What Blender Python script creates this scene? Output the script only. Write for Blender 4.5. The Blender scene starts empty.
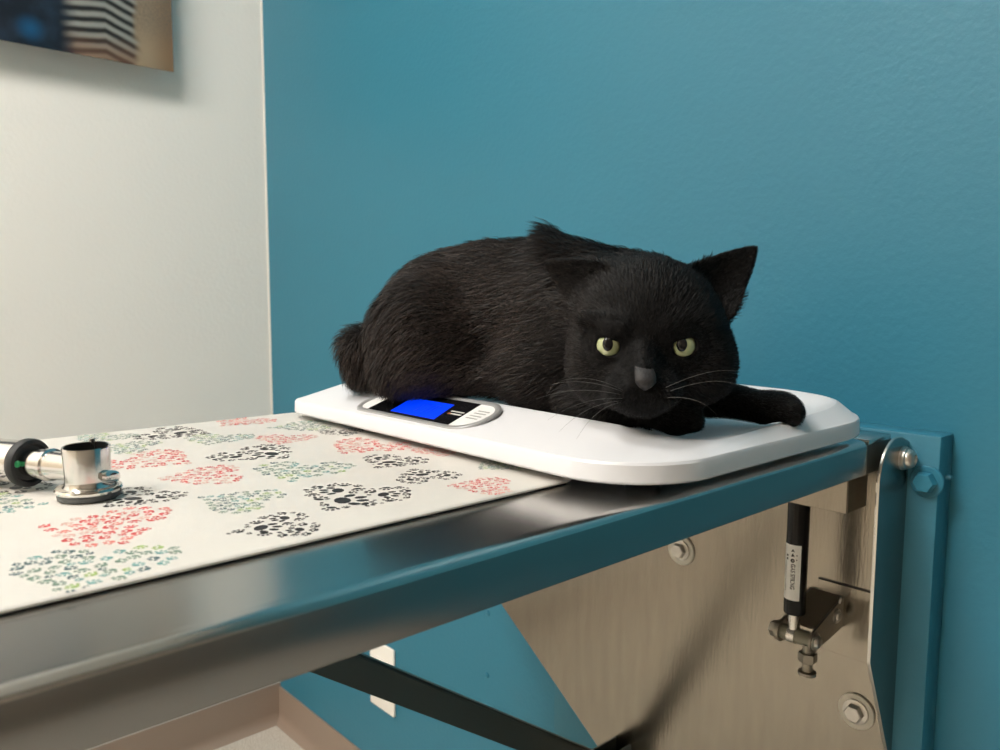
import bpy, bmesh, math, random
import numpy as np
from mathutils import Vector, Matrix
random.seed(7); RNG = np.random.default_rng(7)
sc = bpy.context.scene
COL = sc.collection
PI = math.pi

# ------------------------------------------------------------------ materials
def srgb(r, g, b):
    f = lambda c: (c/255/12.92) if c/255 <= .04045 else ((c/255+.055)/1.055)**2.4
    return (f(r), f(g), f(b), 1)

def mat(name, col, rough=.5, metal=0., spec=.5, bump=0., bscale=200., var=0., vscale=8., stretch=None, coat=0., emit=None, estr=0.):
    m = bpy.data.materials.new(name); m.use_nodes = True
    nt = m.node_tree; N = nt.nodes; L = nt.links
    b = N['Principled BSDF']
    b.inputs['Base Color'].default_value = col
    b.inputs['Roughness'].default_value = rough
    b.inputs['Metallic'].default_value = metal
    b.inputs['Specular IOR Level'].default_value = spec
    b.inputs['Coat Weight'].default_value = coat
    if emit:
        b.inputs['Emission Color'].default_value = emit; b.inputs['Emission Strength'].default_value = estr
    tc = N.new('ShaderNodeTexCoord'); mp = N.new('ShaderNodeMapping')
    L.new(tc.outputs['Object'], mp.inputs['Vector'])
    if stretch: mp.inputs['Scale'].default_value = stretch
    if var:
        n = N.new('ShaderNodeTexNoise'); n.inputs['Scale'].default_value = vscale; n.inputs['Detail'].default_value = 5
        L.new(mp.outputs['Vector'], n.inputs['Vector'])
        mx = N.new('ShaderNodeMix'); mx.data_type = 'RGBA'
        mx.inputs['A'].default_value = tuple(c*(1-var) for c in col[:3])+(1,)
        mx.inputs['B'].default_value = tuple(min(1, c*(1+var)) for c in col[:3])+(1,)
        L.new(n.outputs['Fac'], mx.inputs['Factor']); L.new(mx.outputs['Result'], b.inputs['Base Color'])
    if bump:
        n2 = N.new('ShaderNodeTexNoise'); n2.inputs['Scale'].default_value = bscale; n2.inputs['Detail'].default_value = 3
        L.new(mp.outputs['Vector'], n2.inputs['Vector'])
        bp = N.new('ShaderNodeBump'); bp.inputs['Strength'].default_value = bump; bp.inputs['Distance'].default_value = .002
        L.new(n2.outputs['Fac'], bp.inputs['Height']); L.new(bp.outputs['Normal'], b.inputs['Normal'])
    return m

M = {}
M['teal'] = mat('teal_paint', srgb(42, 116, 140), .45, spec=.5, bump=.22, bscale=140, var=.03, vscale=3)
M['white_wall'] = mat('white_paint', srgb(246, 242, 235), .55, bump=.25, bscale=140, var=.01, vscale=3)
M['ceil'] = mat('ceiling_paint', srgb(228, 225, 218), .8, bump=.3, bscale=60)
M['back'] = mat('beige_paint', srgb(205, 192, 172), .7, bump=.2, bscale=120)
M['taupe_wall'] = mat('taupe_paint', srgb(124, 114, 102), .6, bump=.2, bscale=120)
M['base'] = mat('taupe_cove_vinyl', srgb(146, 128, 114), .45, bump=.1, bscale=60)
M['steel'] = mat('brushed_steel', (.62, .605, .58, 1), .20, 1)
nt_ = M['steel'].node_tree; b_ = nt_.nodes['Principled BSDF']; b_.inputs['Anisotropic'].default_value = .8
cx_ = nt_.nodes.new('ShaderNodeCombineXYZ'); cx_.inputs['X'].default_value = .707; cx_.inputs['Z'].default_value = .707     # brushed along the table
nt_.links.new(cx_.outputs['Vector'], b_.inputs['Tangent'])
M['steel_plate'] = mat('dull_steel_plate', (.33, .30, .25, 1), .24, 1, bump=.06, bscale=70, var=.16, vscale=14, stretch=(6, 1, .9))
M['steel_dark_reflection'] = mat('brushed_steel_dark_reflection', (.31, .305, .295, 1), .27, 1)  # same table steel, its colour darkened to imitate a dim reflection
M['steel_edge'] = mat('bright_steel_edge', (.7, .68, .64, 1), .25, 1)
M['zinc'] = mat('zinc_hardware', (.55, .53, .49, 1), .3, 1, bump=.2, bscale=300, var=.15, vscale=120)
M['zinc_dull'] = mat('dull_zinc', (.33, .30, .25, 1), .42, 1, bump=.2, bscale=300, var=.2, vscale=90)
M['bracket_grey'] = mat('bracket_grey', srgb(112, 101, 86), .5, .25)
M['washer'] = mat('pale_washer', srgb(200, 196, 184), .45, .35)
M['cream'] = mat('grey_green_bushing', srgb(128, 126, 110), .4)
M['dark_steel'] = mat('dark_painted_steel', (.075, .088, .083, 1), .45, .35)
M['black'] = mat('black_gloss', (.005, .005, .005, 1), .25, spec=.3)
M['black_matte'] = mat('black_rubber', (.02, .02, .021, 1), .55)
M['grey_rubber'] = mat('grey_rubber', srgb(82, 84, 84), .5)
M['sticker'] = mat('white_sticker', srgb(236, 236, 232), .45)
M['ink'] = mat('black_ink', (.012, .012, .012, 1), .5)
M['white_plastic'] = mat('white_plastic', srgb(218, 218, 221), .36, bump=.02, bscale=500)
M['silver_plastic'] = mat('silver_plastic', srgb(160, 160, 160), .35, .3)
M['lcd'] = mat('blue_lcd', srgb(10, 40, 190), .2, emit=srgb(0, 62, 255), estr=.9)
M['lcd_seg'] = mat('lcd_segments', srgb(0, 20, 150), .3, emit=srgb(0, 30, 190), estr=.6)
M['panel'] = mat('panel_black', (.008, .008, .009, 1), .16)
M['panel_white'] = mat('panel_white', srgb(232, 230, 228), .4)
M['mark_grey'] = mat('grey_print', srgb(168, 166, 164), .5)
M['mark_light'] = mat('light_print', srgb(225, 222, 215), .5)
M['mark_orange'] = mat('orange_print', srgb(215, 120, 60), .5)
M['cloth'] = mat('white_wipe_cloth', srgb(212, 207, 199), .5, bump=.05, bscale=60, var=.012, vscale=25)
M['p_black'] = mat('paw_ink_black', srgb(38, 36, 38), .5)
M['p_black2'] = mat('paw_ink_grey', srgb(105, 100, 100), .5)
M['p_red'] = mat('paw_ink_red', srgb(216, 84, 84), .5)
M['p_red2'] = mat('paw_ink_pink', srgb(226, 132, 122), .5)
M['p_red3'] = mat('paw_ink_pale', srgb(220, 176, 164), .5)
M['p_green'] = mat('paw_ink_sage', srgb(124, 148, 132), .5)
M['p_green2'] = mat('paw_ink_teal', srgb(118, 166, 162), .5)
M['p_green3'] = mat('paw_ink_lime', srgb(158, 184, 112), .5)
M['p_green4'] = mat('paw_ink_slate', srgb(94, 118, 120), .5)
M['chrome'] = mat('chrome', (.74, .72, .69, 1), .17, 1, bump=.05, bscale=80)
M['chrome_in'] = mat('dark_tube_inside', (.03, .03, .03, 1), .35, .6)
M['green_dot'] = mat('green_dot', srgb(40, 160, 100), .35)
M['outlet'] = mat('ivory_plastic', srgb(242, 238, 230), .35)
M['fixture'] = mat('fixture_white', srgb(225, 225, 222), .5)
M['diffuser'] = mat('lit_diffuser', srgb(250, 246, 238), .5, emit=(1, .97, .915, 1), estr=1)
M['caulk'] = mat('white_caulk', srgb(228, 224, 216), .5)

def floor_mat():
    m = mat('speckled_vinyl', srgb(196, 188, 176), .45)
    nt = m.node_tree; N = nt.nodes; L = nt.links
    tc = N.new('ShaderNodeTexCoord'); v = N.new('ShaderNodeTexNoise'); v.inputs['Scale'].default_value = 420; v.inputs['Detail'].default_value = 2
    r = N.new('ShaderNodeValToRGB'); r.color_ramp.elements[0].position = .38; r.color_ramp.elements[1].position = .6
    r.color_ramp.elements[0].color = srgb(168, 156, 142); r.color_ramp.elements[1].color = srgb(216, 210, 200)
    L.new(tc.outputs['Object'], v.inputs['Vector']); L.new(v.outputs['Fac'], r.inputs['Fac'])
    L.new(r.outputs['Color'], N['Principled BSDF'].inputs['Base Color'])
    return m
M['floor'] = floor_mat()

def fur_mat(name, dark, brown, sp):
    m = mat(name, dark, .55, spec=sp)
    nt = m.node_tree; N = nt.nodes; L = nt.links
    tc = N.new('ShaderNodeTexCoord')
    n = N.new('ShaderNodeTexNoise'); n.inputs['Scale'].default_value = 22; n.inputs['Detail'].default_value = 4
    L.new(tc.outputs['Object'], n.inputs['Vector'])
    # brown tint over the flank (local x below the shoulder), black on the head
    sx = N.new('ShaderNodeSeparateXYZ'); L.new(tc.outputs['Object'], sx.inputs['Vector'])
    mr = N.new('ShaderNodeMapRange'); mr.inputs['From Min'].default_value = .03; mr.inputs['From Max'].default_value = -.06
    L.new(sx.outputs['X'], mr.inputs['Value'])
    mu = N.new('ShaderNodeMath'); mu.operation = 'MULTIPLY'
    L.new(mr.outputs['Result'], mu.inputs[0]); L.new(n.outputs['Fac'], mu.inputs[1])
    mx = N.new('ShaderNodeMix'); mx.data_type = 'RGBA'
    mx.inputs['A'].default_value = dark; mx.inputs['B'].default_value = brown
    n3 = N.new('ShaderNodeTexNoise'); n3.inputs['Scale'].default_value = 420; L.new(tc.outputs['Object'], n3.inputs['Vector'])
    m3 = N.new('ShaderNodeMapRange'); m3.inputs['From Min'].default_value = .35; m3.inputs['From Max'].default_value = .72; m3.inputs['To Min'].default_value = .35; m3.inputs['To Max'].default_value = 2.4
    L.new(n3.outputs['Fac'], m3.inputs['Value'])
    sc_ = N.new('ShaderNodeVectorMath'); sc_.operation = 'SCALE'; L.new(m3.outputs['Result'], sc_.inputs['Scale'])
    L.new(mu.outputs['Value'], mx.inputs['Factor']); L.new(mx.outputs['Result'], sc_.inputs[0]); L.new(sc_.outputs['Vector'], N['Principled BSDF'].inputs['Base Color'])
    return m
M['skin'] = fur_mat('cat_coat', (.003, .0028, .0028, 1), (.008, .006, .005, 1), .08)
M['fur'] = fur_mat('cat_fur', (.0040, .0038, .0038, 1), (.036, .025, .020, 1), .2)
M['nose'] = mat('cat_nose', srgb(35, 33, 34), .6, bump=.3, bscale=900)
M['pupil'] = mat('pupil_black', (.002, .002, .003, 1), .08)
M['whisker'] = mat('whisker_grey', srgb(98, 96, 94), .5)

def iris_mat():
    m = mat('iris_yellow_green', srgb(176, 184, 122), .08, coat=.6)
    nt = m.node_tree; N = nt.nodes; L = nt.links
    tc = N.new('ShaderNodeTexCoord'); n = N.new('ShaderNodeTexNoise'); n.inputs['Scale'].default_value = 400
    L.new(tc.outputs['Object'], n.inputs['Vector'])
    r = N.new('ShaderNodeValToRGB'); r.color_ramp.elements[0].color = srgb(152, 160, 112); r.color_ramp.elements[1].color = srgb(188, 192, 150)
    L.new(n.outputs['Fac'], r.inputs['Fac']); L.new(r.outputs['Color'], N['Principled BSDF'].inputs['Base Color'])
    return m
M['iris'] = iris_mat()

# ------------------------------------------------------------------ helpers
def link(name, me, mats, parent=None, smooth=None, loc=None):
    if isinstance(mats, str): mats = [mats]
    for k in mats: me.materials.append(M[k])
    o = bpy.data.objects.new(name, me); COL.objects.link(o)
    if parent is not None:
        o.parent = parent
        if loc is None:      # meshes are modelled in world coordinates; a part sits in its thing's frame
            p = parent; off = Vector()
            while p is not None: off += p.location; p = p.parent
            me.transform(Matrix.Translation(-off))
    elif loc is not None:
        me.transform(Matrix.Translation(-Vector(loc))); o.location = loc
    if smooth is not None:
        me.shade_smooth()
        if smooth < 180: me.set_sharp_from_angle(angle=math.radians(smooth))
    return o

def from_bm(name, bm, mats, parent=None, smooth=35, loc=None):
    bmesh.ops.recalc_face_normals(bm, faces=bm.faces)
    me = bpy.data.meshes.new(name); bm.to_mesh(me); bm.free()
    return link(name, me, mats, parent, smooth, loc)

def thing(name, label, cat, loc, group=None):
    o = bpy.data.objects.new(name, None); COL.objects.link(o); o.location = loc; o.empty_display_size = .05
    tag(o, label, cat, group); return o

def tag(o, label, cat, group=None):
    o['label'] = label; o['category'] = cat
    if group: o['group'] = group
    return o

def box(bm, x0, x1, y0, y1, z0, z1, bev=0., seg=2, mi=0):
    r = bmesh.ops.create_cube(bm, size=1)
    vs = r['verts']
    for v in vs: v.co = Vector(((x0+x1)/2+v.co.x*(x1-x0), (y0+y1)/2+v.co.y*(y1-y0), (z0+z1)/2+v.co.z*(z1-z0)))
    fs = {f for v in vs for f in v.link_faces}
    for f in fs: f.material_index = mi
    if bev:
        es = {e for v in vs for e in v.link_edges}
        bmesh.ops.bevel(bm, geom=list(es), offset=bev, segments=seg, affect='EDGES', profile=.5)
    return bm

def frame(axis):
    a = Vector(axis).normalized()
    t = Vector((0, 0, 1)) if abs(a.z) < .9 else Vector((1, 0, 0))
    u = a.cross(t).normalized(); return a, u, a.cross(u).normalized()

def lathe(bm, o, axis, prof, seg=40, mi=0, cap0=True, cap1=True, mis=None):
    """prof: list of (height along the axis, radius)"""
    a, u, w = frame(axis); o = Vector(o); rings = []
    for h, r in prof:
        rings.append([bm.verts.new(o+a*h+(u*math.cos(2*PI*k/seg)+w*math.sin(2*PI*k/seg))*r) for k in range(seg)])
    for i in range(len(rings)-1):
        for k in range(seg):
            f = bm.faces.new((rings[i][k], rings[i][(k+1) % seg], rings[i+1][(k+1) % seg], rings[i+1][k]))
            f.material_index = mis[i] if mis else mi
    if cap0: bm.faces.new(rings[0][::-1]).material_index = mis[0] if mis else mi
    if cap1: bm.faces.new(rings[-1]).material_index = mis[-1] if mis else mi
    return bm

def tube(bm, pts, rad, seg=8):
    pts = [Vector(p) for p in pts]; n = len(pts)
    if not hasattr(rad, '__len__'): rad = [rad]*n
    prev = None; rings = []
    for i, p in enumerate(pts):
        d = (pts[min(i+1, n-1)]-pts[max(i-1, 0)]).normalized()
        if prev is None: a, u, w = frame(d)
        else:
            u = (prev-d*prev.dot(d)).normalized(); w = d.cross(u)
        prev = u
        rings.append([bm.verts.new(p+(u*math.cos(2*PI*k/seg)+w*math.sin(2*PI*k/seg))*rad[i]) for k in range(seg)])
    for i in range(n-1):
        for k in range(seg): bm.faces.new((rings[i][k], rings[i][(k+1) % seg], rings[i+1][(k+1) % seg], rings[i+1][k]))
    bm.faces.new(rings[0][::-1]); bm.faces.new(rings[-1]); return bm

def prism(bm, poly, thick, mi=0):
    """poly: world points of one face; extruded by the vector thick"""
    t = Vector(thick); A = [bm.verts.new(Vector(p)) for p in poly]; B = [bm.verts.new(Vector(p)+t) for p in poly]
    n = len(A); bm.faces.new(A).material_index = mi; bm.faces.new(B[::-1]).material_index = mi
    for i in range(n): bm.faces.new((A[i], A[(i+1) % n], B[(i+1) % n], B[i])).material_index = mi
    return bm

def rrect(x0, x1, y0, y1, R, n=10):
    if not hasattr(R, '__len__'): R = (R,)*4      # order: x1y1, x0y1, x0y0, x1y0
    pts = []
    for (cx, cy, a, r) in ((x1-R[0], y1-R[0], 0, R[0]), (x0+R[1], y1-R[1], 90, R[1]), (x0+R[2], y0+R[2], 180, R[2]), (x1-R[3], y0+R[3], 270, R[3])):
        for k in range(n+1):
            t = math.radians(a+90*k/n); pts.append((cx+r*math.cos(t), cy+r*math.sin(t)))
    return pts

def loft(bm, rings, cap0=True, cap1=True, mi=0):
    V = [[bm.verts.new(p) for p in r] for r in rings]; n = len(V[0])
    for i in range(len(V)-1):
        for k in range(n): bm.faces.new((V[i][k], V[i][(k+1) % n], V[i+1][(k+1) % n], V[i+1][k])).material_index = mi
    if cap0: bm.faces.new(V[0][::-1]).material_index = mi
    if cap1: bm.faces.new(V[-1]).material_index = mi
    return bm

def hexhead(bm, o, axis, r, h, mi=0):
    return lathe(bm, o, axis, [(0, r), (h*.8, r), (h, r*.86)], seg=6, mi=mi)

# ------------------------------------------------------------------ room
RX, RY, RZ = 2.45, -3.0, 2.5
def struct(name, bm, m, smooth=35):
    o = from_bm(name, bm, m, smooth=smooth); o['kind'] = 'structure'; return o
struct('floor', box(bmesh.new(), -.1, RX+.1, RY-.1, .1, -.1, 0), 'floor')
struct('ceiling', box(bmesh.new(), -.1, RX+.1, RY-.1, .1, RZ, RZ+.1), 'ceil')
struct('wall_right', box(bmesh.new(), 0, RX, 0, .1, 0, RZ), 'teal')          # teal wall carrying the table
struct('wall_left', box(bmesh.new(), -.1, 0, RY, .1, 0, RZ), 'white_wall')
struct('wall_far_right', box(bmesh.new(), RX, RX+.1, RY, .1, 0, RZ), 'taupe_wall')
struct('wall_back', box(bmesh.new(), -.1, RX+.1, RY-.1, RY, 0, RZ), 'back')
def cove(along, a0, a1, h=.0755):
    prof = [(0, h), (.0035, h), (.004, h-.0025), (.004, .022), (.006, .012), (.011, .005), (.019, .0012), (.019, 0), (0, 0)]
    bm = bmesh.new()
    P = lambda d, z, t: Vector((d, t, z)) if along == 'y' else Vector((t, -d, z))
    A = [bm.verts.new(P(d, z, a0)) for d, z in prof]; B = [bm.verts.new(P(d, z, a1)) for d, z in prof]
    n = len(prof)
    for i in range(n): bm.faces.new((A[i], A[(i+1) % n], B[(i+1) % n], B[i]))
    bm.faces.new(A); bm.faces.new(B[::-1]); return bm
struct('baseboard_left', cove('y', RY, 0, .083), 'base', 50)
struct('baseboard_right', cove('x', .004, RX), 'base', 50)
bm = bmesh.new(); lathe(bm, (0.0005, -.0005, .0755), (0, 0, 1), [(0, .0022), (RZ-.0755, .0022)], seg=10)
struct('trim_1', bm, 'caulk')

# ------------------------------------------------------------------ canvas print on the white wall
def print_mat():
    m = mat('printed_photo', (1, 1, 1, 1), .45)
    nt = m.node_tree; N = nt.nodes; L = nt.links; b = N['Principled BSDF']
    tc = N.new('ShaderNodeTexCoord'); sx = N.new('ShaderNodeSeparateXYZ'); L.new(tc.outputs['Object'], sx.inputs['Vector'])
    def val(x):
        return x
    def math_(op, a, c=None, clamp=False):
        n = N.new('ShaderNodeMath'); n.operation = op; n.use_clamp = clamp
        for i, q in enumerate((a, c)):
            if q is None: continue
            if isinstance(q, (int, float)): n.inputs[i].default_value = q
            else: L.new(q, n.inputs[i])
        return n.outputs[0]
    s = math_('MULTIPLY', sx.outputs['Y'], -1.0); t = sx.outputs['Z']
    nz = N.new('ShaderNodeTexNoise'); nz.inputs['Scale'].default_value = 28; nz.inputs['Detail'].default_value = 3
    L.new(tc.outputs['Object'], nz.inputs['Vector'])
    wob = math_('MULTIPLY', math_('SUBTRACT', nz.outputs['Fac'], .5), .03)
    sw = math_('ADD', s, wob)
    # chevron stripes
    sb = math_('SUBTRACT', s, .112)
    k = math_('ADD', math_('MULTIPLY', math_('MAXIMUM', sb, 0.), .16), math_('MULTIPLY', math_('MAXIMUM', math_('MULTIPLY', sb, -1.0), 0.), .36))
    rise = math_('ADD', t, k)
    ph = math_('MULTIPLY', math_('ADD', rise, math_('MULTIPLY', wob, .12)), 2*PI/.0170)
    st = math_('ADD', math_('MULTIPLY', math_('SINE', ph), .6), .5, True)
    def mix(f, a, c):
        n = N.new('ShaderNodeMix'); n.data_type = 'RGBA'; L.new(f, n.inputs['Factor'])
        for key, q in (('A', a), ('B', c)):
            if isinstance(q, tuple): n.inputs[key].default_value = q
            else: L.new(q, n.inputs[key])
        return n.outputs['Result']
    def ramp(x, a, c):
        n = N.new('ShaderNodeMapRange'); n.interpolation_type = 'SMOOTHSTEP'
        n.inputs['From Min'].default_value = a; n.inputs['From Max'].default_value = c; L.new(x, n.inputs['Value']); return n.outputs['Result']
    low = ramp(t, .0, .05)
    darkc = mix(low, srgb(108, 78, 62), srgb(44, 40, 38)); light = mix(low, srgb(160, 132, 110), srgb(166, 164, 156))
    stripes = mix(st, darkc, light)
    # woven tan strip
    wv = N.new('ShaderNodeTexNoise'); wv.inputs['Scale'].default_value = 260; L.new(tc.outputs['Object'], wv.inputs['Vector'])
    tan = mix(math_('MULTIPLY', wv.outputs['Fac'], ramp(t, .02, .09)), mix(ramp(s, 0, .05), srgb(160, 124, 92), srgb(186, 160, 130)), srgb(120, 108, 96))
    # blurred navy
    bl = N.new('ShaderNodeVectorMath'); bl.operation = 'DISTANCE'
    cmb = N.new('ShaderNodeCombineXYZ'); L.new(s, cmb.inputs['X']); L.new(t, cmb.inputs['Y'])
    L.new(cmb.outputs['Vector'], bl.inputs[0]); bl.inputs[1].default_value = (.225, .026, 0)
    navy = mix(ramp(bl.outputs['Value'], .028, .0), mix(ramp(nz.outputs['Fac'], .35, .75), srgb(24, 30, 42), srgb(38, 50, 68)), srgb(26, 86, 128))
    c = mix(ramp(sw, .054, .072), tan, stripes)
    c = mix(ramp(sw, .150, .185), c, navy)
    L.new(c, b.inputs['Base Color']); return m
M['print'] = print_mat()
pr = thing('canvas_print', 'frameless wall print with dark blue blur, black and white stripes and tan border', 'picture', (0, -.1890, 1.309))
bm = bmesh.new(); box(bm, .031, .035, -.83, -.1890, 1.309, 1.76, .0008)
from_bm('print_panel', bm, 'print', pr)
bm = bmesh.new(); box(bm, 0, .0308, -.76, -.30, 1.40, 1.70, .001)
from_bm('hanging_block', bm, 'fixture', pr)

# ------------------------------------------------------------------ wall outlet and painted screw heads
ou = thing('wall_outlet', 'ivory wall outlet plate on the teal wall below the table, behind the dark strut', 'outlet', (.401, 0, .248))
bm = bmesh.new(); box(bm, .364, .438, -.0055, 0, .1876, .3085, .0025, 3); from_bm('cover_plate', bm, 'outlet', ou)
bm = bmesh.new(); box(bm, .3845, .4175, -.0075, -.0054, .214, .282, .0012, 2); from_bm('socket_face', bm, 'outlet', ou)
for zc in (.232, .264):
    bm = bmesh.new()
    for dx in (-.0063, .0063): box(bm, .401+dx-.001, .401+dx+.001, -.0078, -.0074, zc-.004, zc+.004)
    lathe(bm, (.401, -.0074, zc-.009), (0, -1, 0), [(0, .0022), (.0004, .0022)], 12)
    from_bm('socket_slots', bm, 'black_matte', ou)
for k, (x, z, lb) in enumerate([(.676, .449, 'upper of two small painted over screw heads on the teal wall below the table'),
                                (.6745, .353, 'lower of two small painted over screw heads on the teal wall below the table')]):
    bm = bmesh.new(); lathe(bm, (x, 0, z), (0, -1, 0), [(0, .0042), (.0012, .004), (.002, .0026), (.0013, .0012)], 16)
    box(bm, x-.0028, x+.0028, -.0024, -.0015, z-.0004, z+.0004)
    tag(from_bm('wall_screw', bm, 'teal', loc=(x, 0, z)), lb, 'screw', 'painted screw heads on the teal wall')

# ------------------------------------------------------------------ mounting boards painted with the wall
mb = thing('mounting_board', 'vertical mounting board painted teal, fixed to the wall behind the table hinge', 'board', (1.2, 0, 0))
bm = bmesh.new(); box(bm, 1.10, 1.2802, -.03, 0, 0.0, .799, .0015, 2); from_bm('board', bm, 'teal', mb)
bm = bmesh.new(); box(bm, .84, .94, -.0298, 0, 0.0, .77, .0015, 2); from_bm('board', bm, 'teal', mb)
bc = Vector((1.2715, -.03, .7600))
bm = bmesh.new(); lathe(bm, bc, (0, -1, 0), [(0, .0136), (.0022, .0136), (.003, .0128)], 36)
wb = from_bm('washer', bm, 'teal', mb)
bm = bmesh.new(); hexhead(bm, bc+Vector((0, -.003, 0)), (0, -1, 0), .0092, .0085); from_bm('hex_bolt', bm, 'teal', mb)
bm = bmesh.new(); lathe(bm, (1.2802, -.012, .7625), (1, 0, 0), [(0, .0028), (.004, .002)], 10); from_bm('paint_blob', bm, 'teal', mb)

# ------------------------------------------------------------------ folding exam table
XT0, XT1, ZT, YE = .825, 1.2512, .80, -.092
tb = thing('folding_exam_table', 'stainless steel fold-down exam table hinged to a steel bracket on the teal wall', 'table', (1.04, -.03, .3))
def ring(ins, z, R=.016):
    return [Vector((x, y, z)) for x, y in rrect(XT0+ins, XT1-ins, -1.05+ins, YE-ins, R-ins, 8)]
bm = bmesh.new()
loft(bm, [ring(.004, .796), ring(.0025, .7735), ring(.0008, .773), ring(0, .774), ring(0, .7935), ring(.0006, .7965), ring(.0022, .7988), ring(.0045, .7998), ring(.008, .80)])
top = from_bm('tabletop', bm, ['steel', 'steel_dark_reflection'], tb, 40)
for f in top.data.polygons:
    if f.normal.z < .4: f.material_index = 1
top['label'] = 'brushed steel tabletop with a turned-down rim'
# channel under the table near the hinge
bm = bmesh.new()
box(bm, .84, 1.24, -.1118, -.1103, .740, .7955, .0004, 1)
box(bm, 1.2385, 1.24, -.1103, -.0735, .740, .7955, .0004, 1)
box(bm, .84, .8415, -.1103, -.0735, .740, .7955, .0004, 1)
from_bm('cross_channel', bm, 'steel_plate', tb, 30)
# hinge rod joining the table end to the flanges
bm = bmesh.new(); lathe(bm, (.8285, -.0475, .7796), (1, 0, 0), [(0, .011), (.4225, .011)], 24)
box(bm, .84, 1.2465, -.0925, -.046, .771, .7953, .001)
from_bm('hinge_rod', bm, 'dark_steel', tb)
bm = bmesh.new(); box(bm, XT0+.004, XT1-.0035, -.094, -.050, .7955, .7999, .0008, 2)
from_bm('hinge_leaf', bm, 'steel', tb)
# wall plate
PY = -.0326
bm = bmesh.new()
prism(bm, [(.712, PY, .765), (1.2512, PY, .765), (1.2512, PY, .49), (1.2, PY, .30), (1.005, PY, .30), (.712, PY, .512)], (0, .0022, 0))
wp = from_bm('wall_plate', bm, 'steel_plate', tb, 30); wp['label'] = 'dull beige steel wall plate with a slanted left edge'
bm = bmesh.new(); box(bm, 1.1835, 1.2470, -.0340, -.0326, .585, .6512, .0003, 1)
from_bm('bracket_base', bm, 'steel_plate', tb, 30)
bm = bmesh.new(); box(bm, 1.1835, 1.2470, -.0342, -.0326, .6512, .6524, 0)  # black strip painting the shadow gap along the top of the bracket base
from_bm('gap_shadow_strip', bm, 'ink', tb)
# side flange
def flange(x, z0, name):
    pts = [(-.0306, .500), (-.040, .514), (-.0892, .612), (-.0896, .7570)]
    if z0 > .55: pts = [(-.0306, z0), (-.0866, z0+.05), (-.0866, .7570)]
    cy, cz, R = -.0556, .7650, .034
    for k in range(9):
        t = math.radians(180-90*k/8*1.15); pts.append((cy+R*math.cos(t), cz+R*math.sin(t)))
    pts += [(-.0306, .792)]
    bm = bmesh.new(); prism(bm, [(x, y, z) for y, z in pts], (.0028, 0, 0))
    es = [e for e in bm.edges]
    bmesh.ops.bevel(bm, geom=es, offset=.0006, segments=1, affect='EDGES')
    o = from_bm('side_flange', bm, ['steel_dark_reflection', 'steel_edge'], tb, 30)
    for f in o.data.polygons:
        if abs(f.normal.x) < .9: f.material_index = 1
    return o
flange(XT1+.0020, .50, 'r'); flange(XT0-.004, .66, 'l')
# hinge bolt on the flange
hb = Vector((XT1+.0048, -.0442, .7796))
bm = bmesh.new()
lathe(bm, hb, (1, 0, 0), [(0, .0102), (.0018, .0102), (.0022, .0098), (.0022, .0094), (.0038, .0094), (.0042, .0088), (.0046, .0082), (.0068, .0078), (.0090, .0064), (.0102, .0040), (.0084, .0036), (.0076, .001)], 32)
from_bm('hinge_bolt', bm, 'zinc', tb)
# plate bolts
for (x, z) in ((1.0301, .6407), (1.2245, .5367), (.80, .6407), (.86, .58)):
    bm = bmesh.new(); c = Vector((x, PY, z))
    lathe(bm, c, (0, -1, 0), [(0, .0165), (.0018, .0165), (.0022, .016)], 36)
    w = from_bm('bolt_washer', bm, 'washer', tb)
    bm = bmesh.new(); lathe(bm, c+Vector((0, -.0022, 0)), (0, -1, 0), [(0, .0118), (.0016, .0115), (.002, .0102)], 32); hexhead(bm, c+Vector((0, -.0042, 0)), (0, -1, 0), .0084, .0058)
    from_bm('hex_bolt', bm, 'zinc', w)
# strut
d = Vector((0, .821, -.571)); nrm = Vector((0, -.571, -.821))
t0 = Vector((.947, -.600, .7553)); L_ = .675
A = t0; B = t0+d*L_
bm = bmesh.new(); prism(bm, [A, B, B+nrm*.027, A+nrm*.027], (.018, 0, 0))
bmesh.ops.bevel(bm, geom=list(bm.edges), offset=.002, segments=2, affect='EDGES')
st = from_bm('support_strut', bm, 'dark_steel', tb, 30); st['label'] = 'dark steel support strut running down to the wall plate'
bm = bmesh.new(); box(bm, .9655, .9685, -.082, PY, .335, .389, .0006, 1); box(bm, .9435, .9465, -.082, PY, .335, .389, .0006, 1)
from_bm('strut_lug', bm, 'dark_steel', tb)
bm = bmesh.new(); box(bm, .9655, .9685, -.64, -.58, .745, .796, .0006, 1); box(bm, .9435, .9465, -.64, -.58, .745, .796, .0006, 1)
from_bm('strut_hinge', bm, 'dark_steel', tb)
# lever bracket with pivot
PV = Vector((1.19, -.0875, .6142))
def lever(x):
    bm = bmesh.new(); pts = []
    a = Vector((0, PV.y, PV.z)); b_ = Vector((0, -.0465, .6285)); r0, r1 = .0098, .0095
    ang = math.atan2((b_-a).z, (b_-a).y)
    for k in range(9):
        t = ang+PI/2+PI*k/8; pts.append((x, a.y+r0*math.cos(t), a.z+r0*math.sin(t)))
    pts += [(x, -.0338, .612), (x, -.0338, .641)]
    prism(bm, pts, (.0022, 0, 0)); return bm
for x in (1.1755, 1.2060): from_bm('lever_plate', lever(x), 'zinc_dull', tb, 30)
bm = bmesh.new(); prism(bm, [(1.1777, -.081, .6235), (1.1777, -.0338, .641), (1.2060, -.0338, .641), (1.2060, -.081, .6235)], (0, 0, -.002))
from_bm('lever_web', bm, 'bracket_grey', tb, 30)
bm = bmesh.new(); lathe(bm, (1.1777, PV.y, PV.z), (1, 0, 0), [(0, .0068), (.0283, .0068)], 28); from_bm('pivot_bushing', bm, 'cream', tb)
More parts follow.
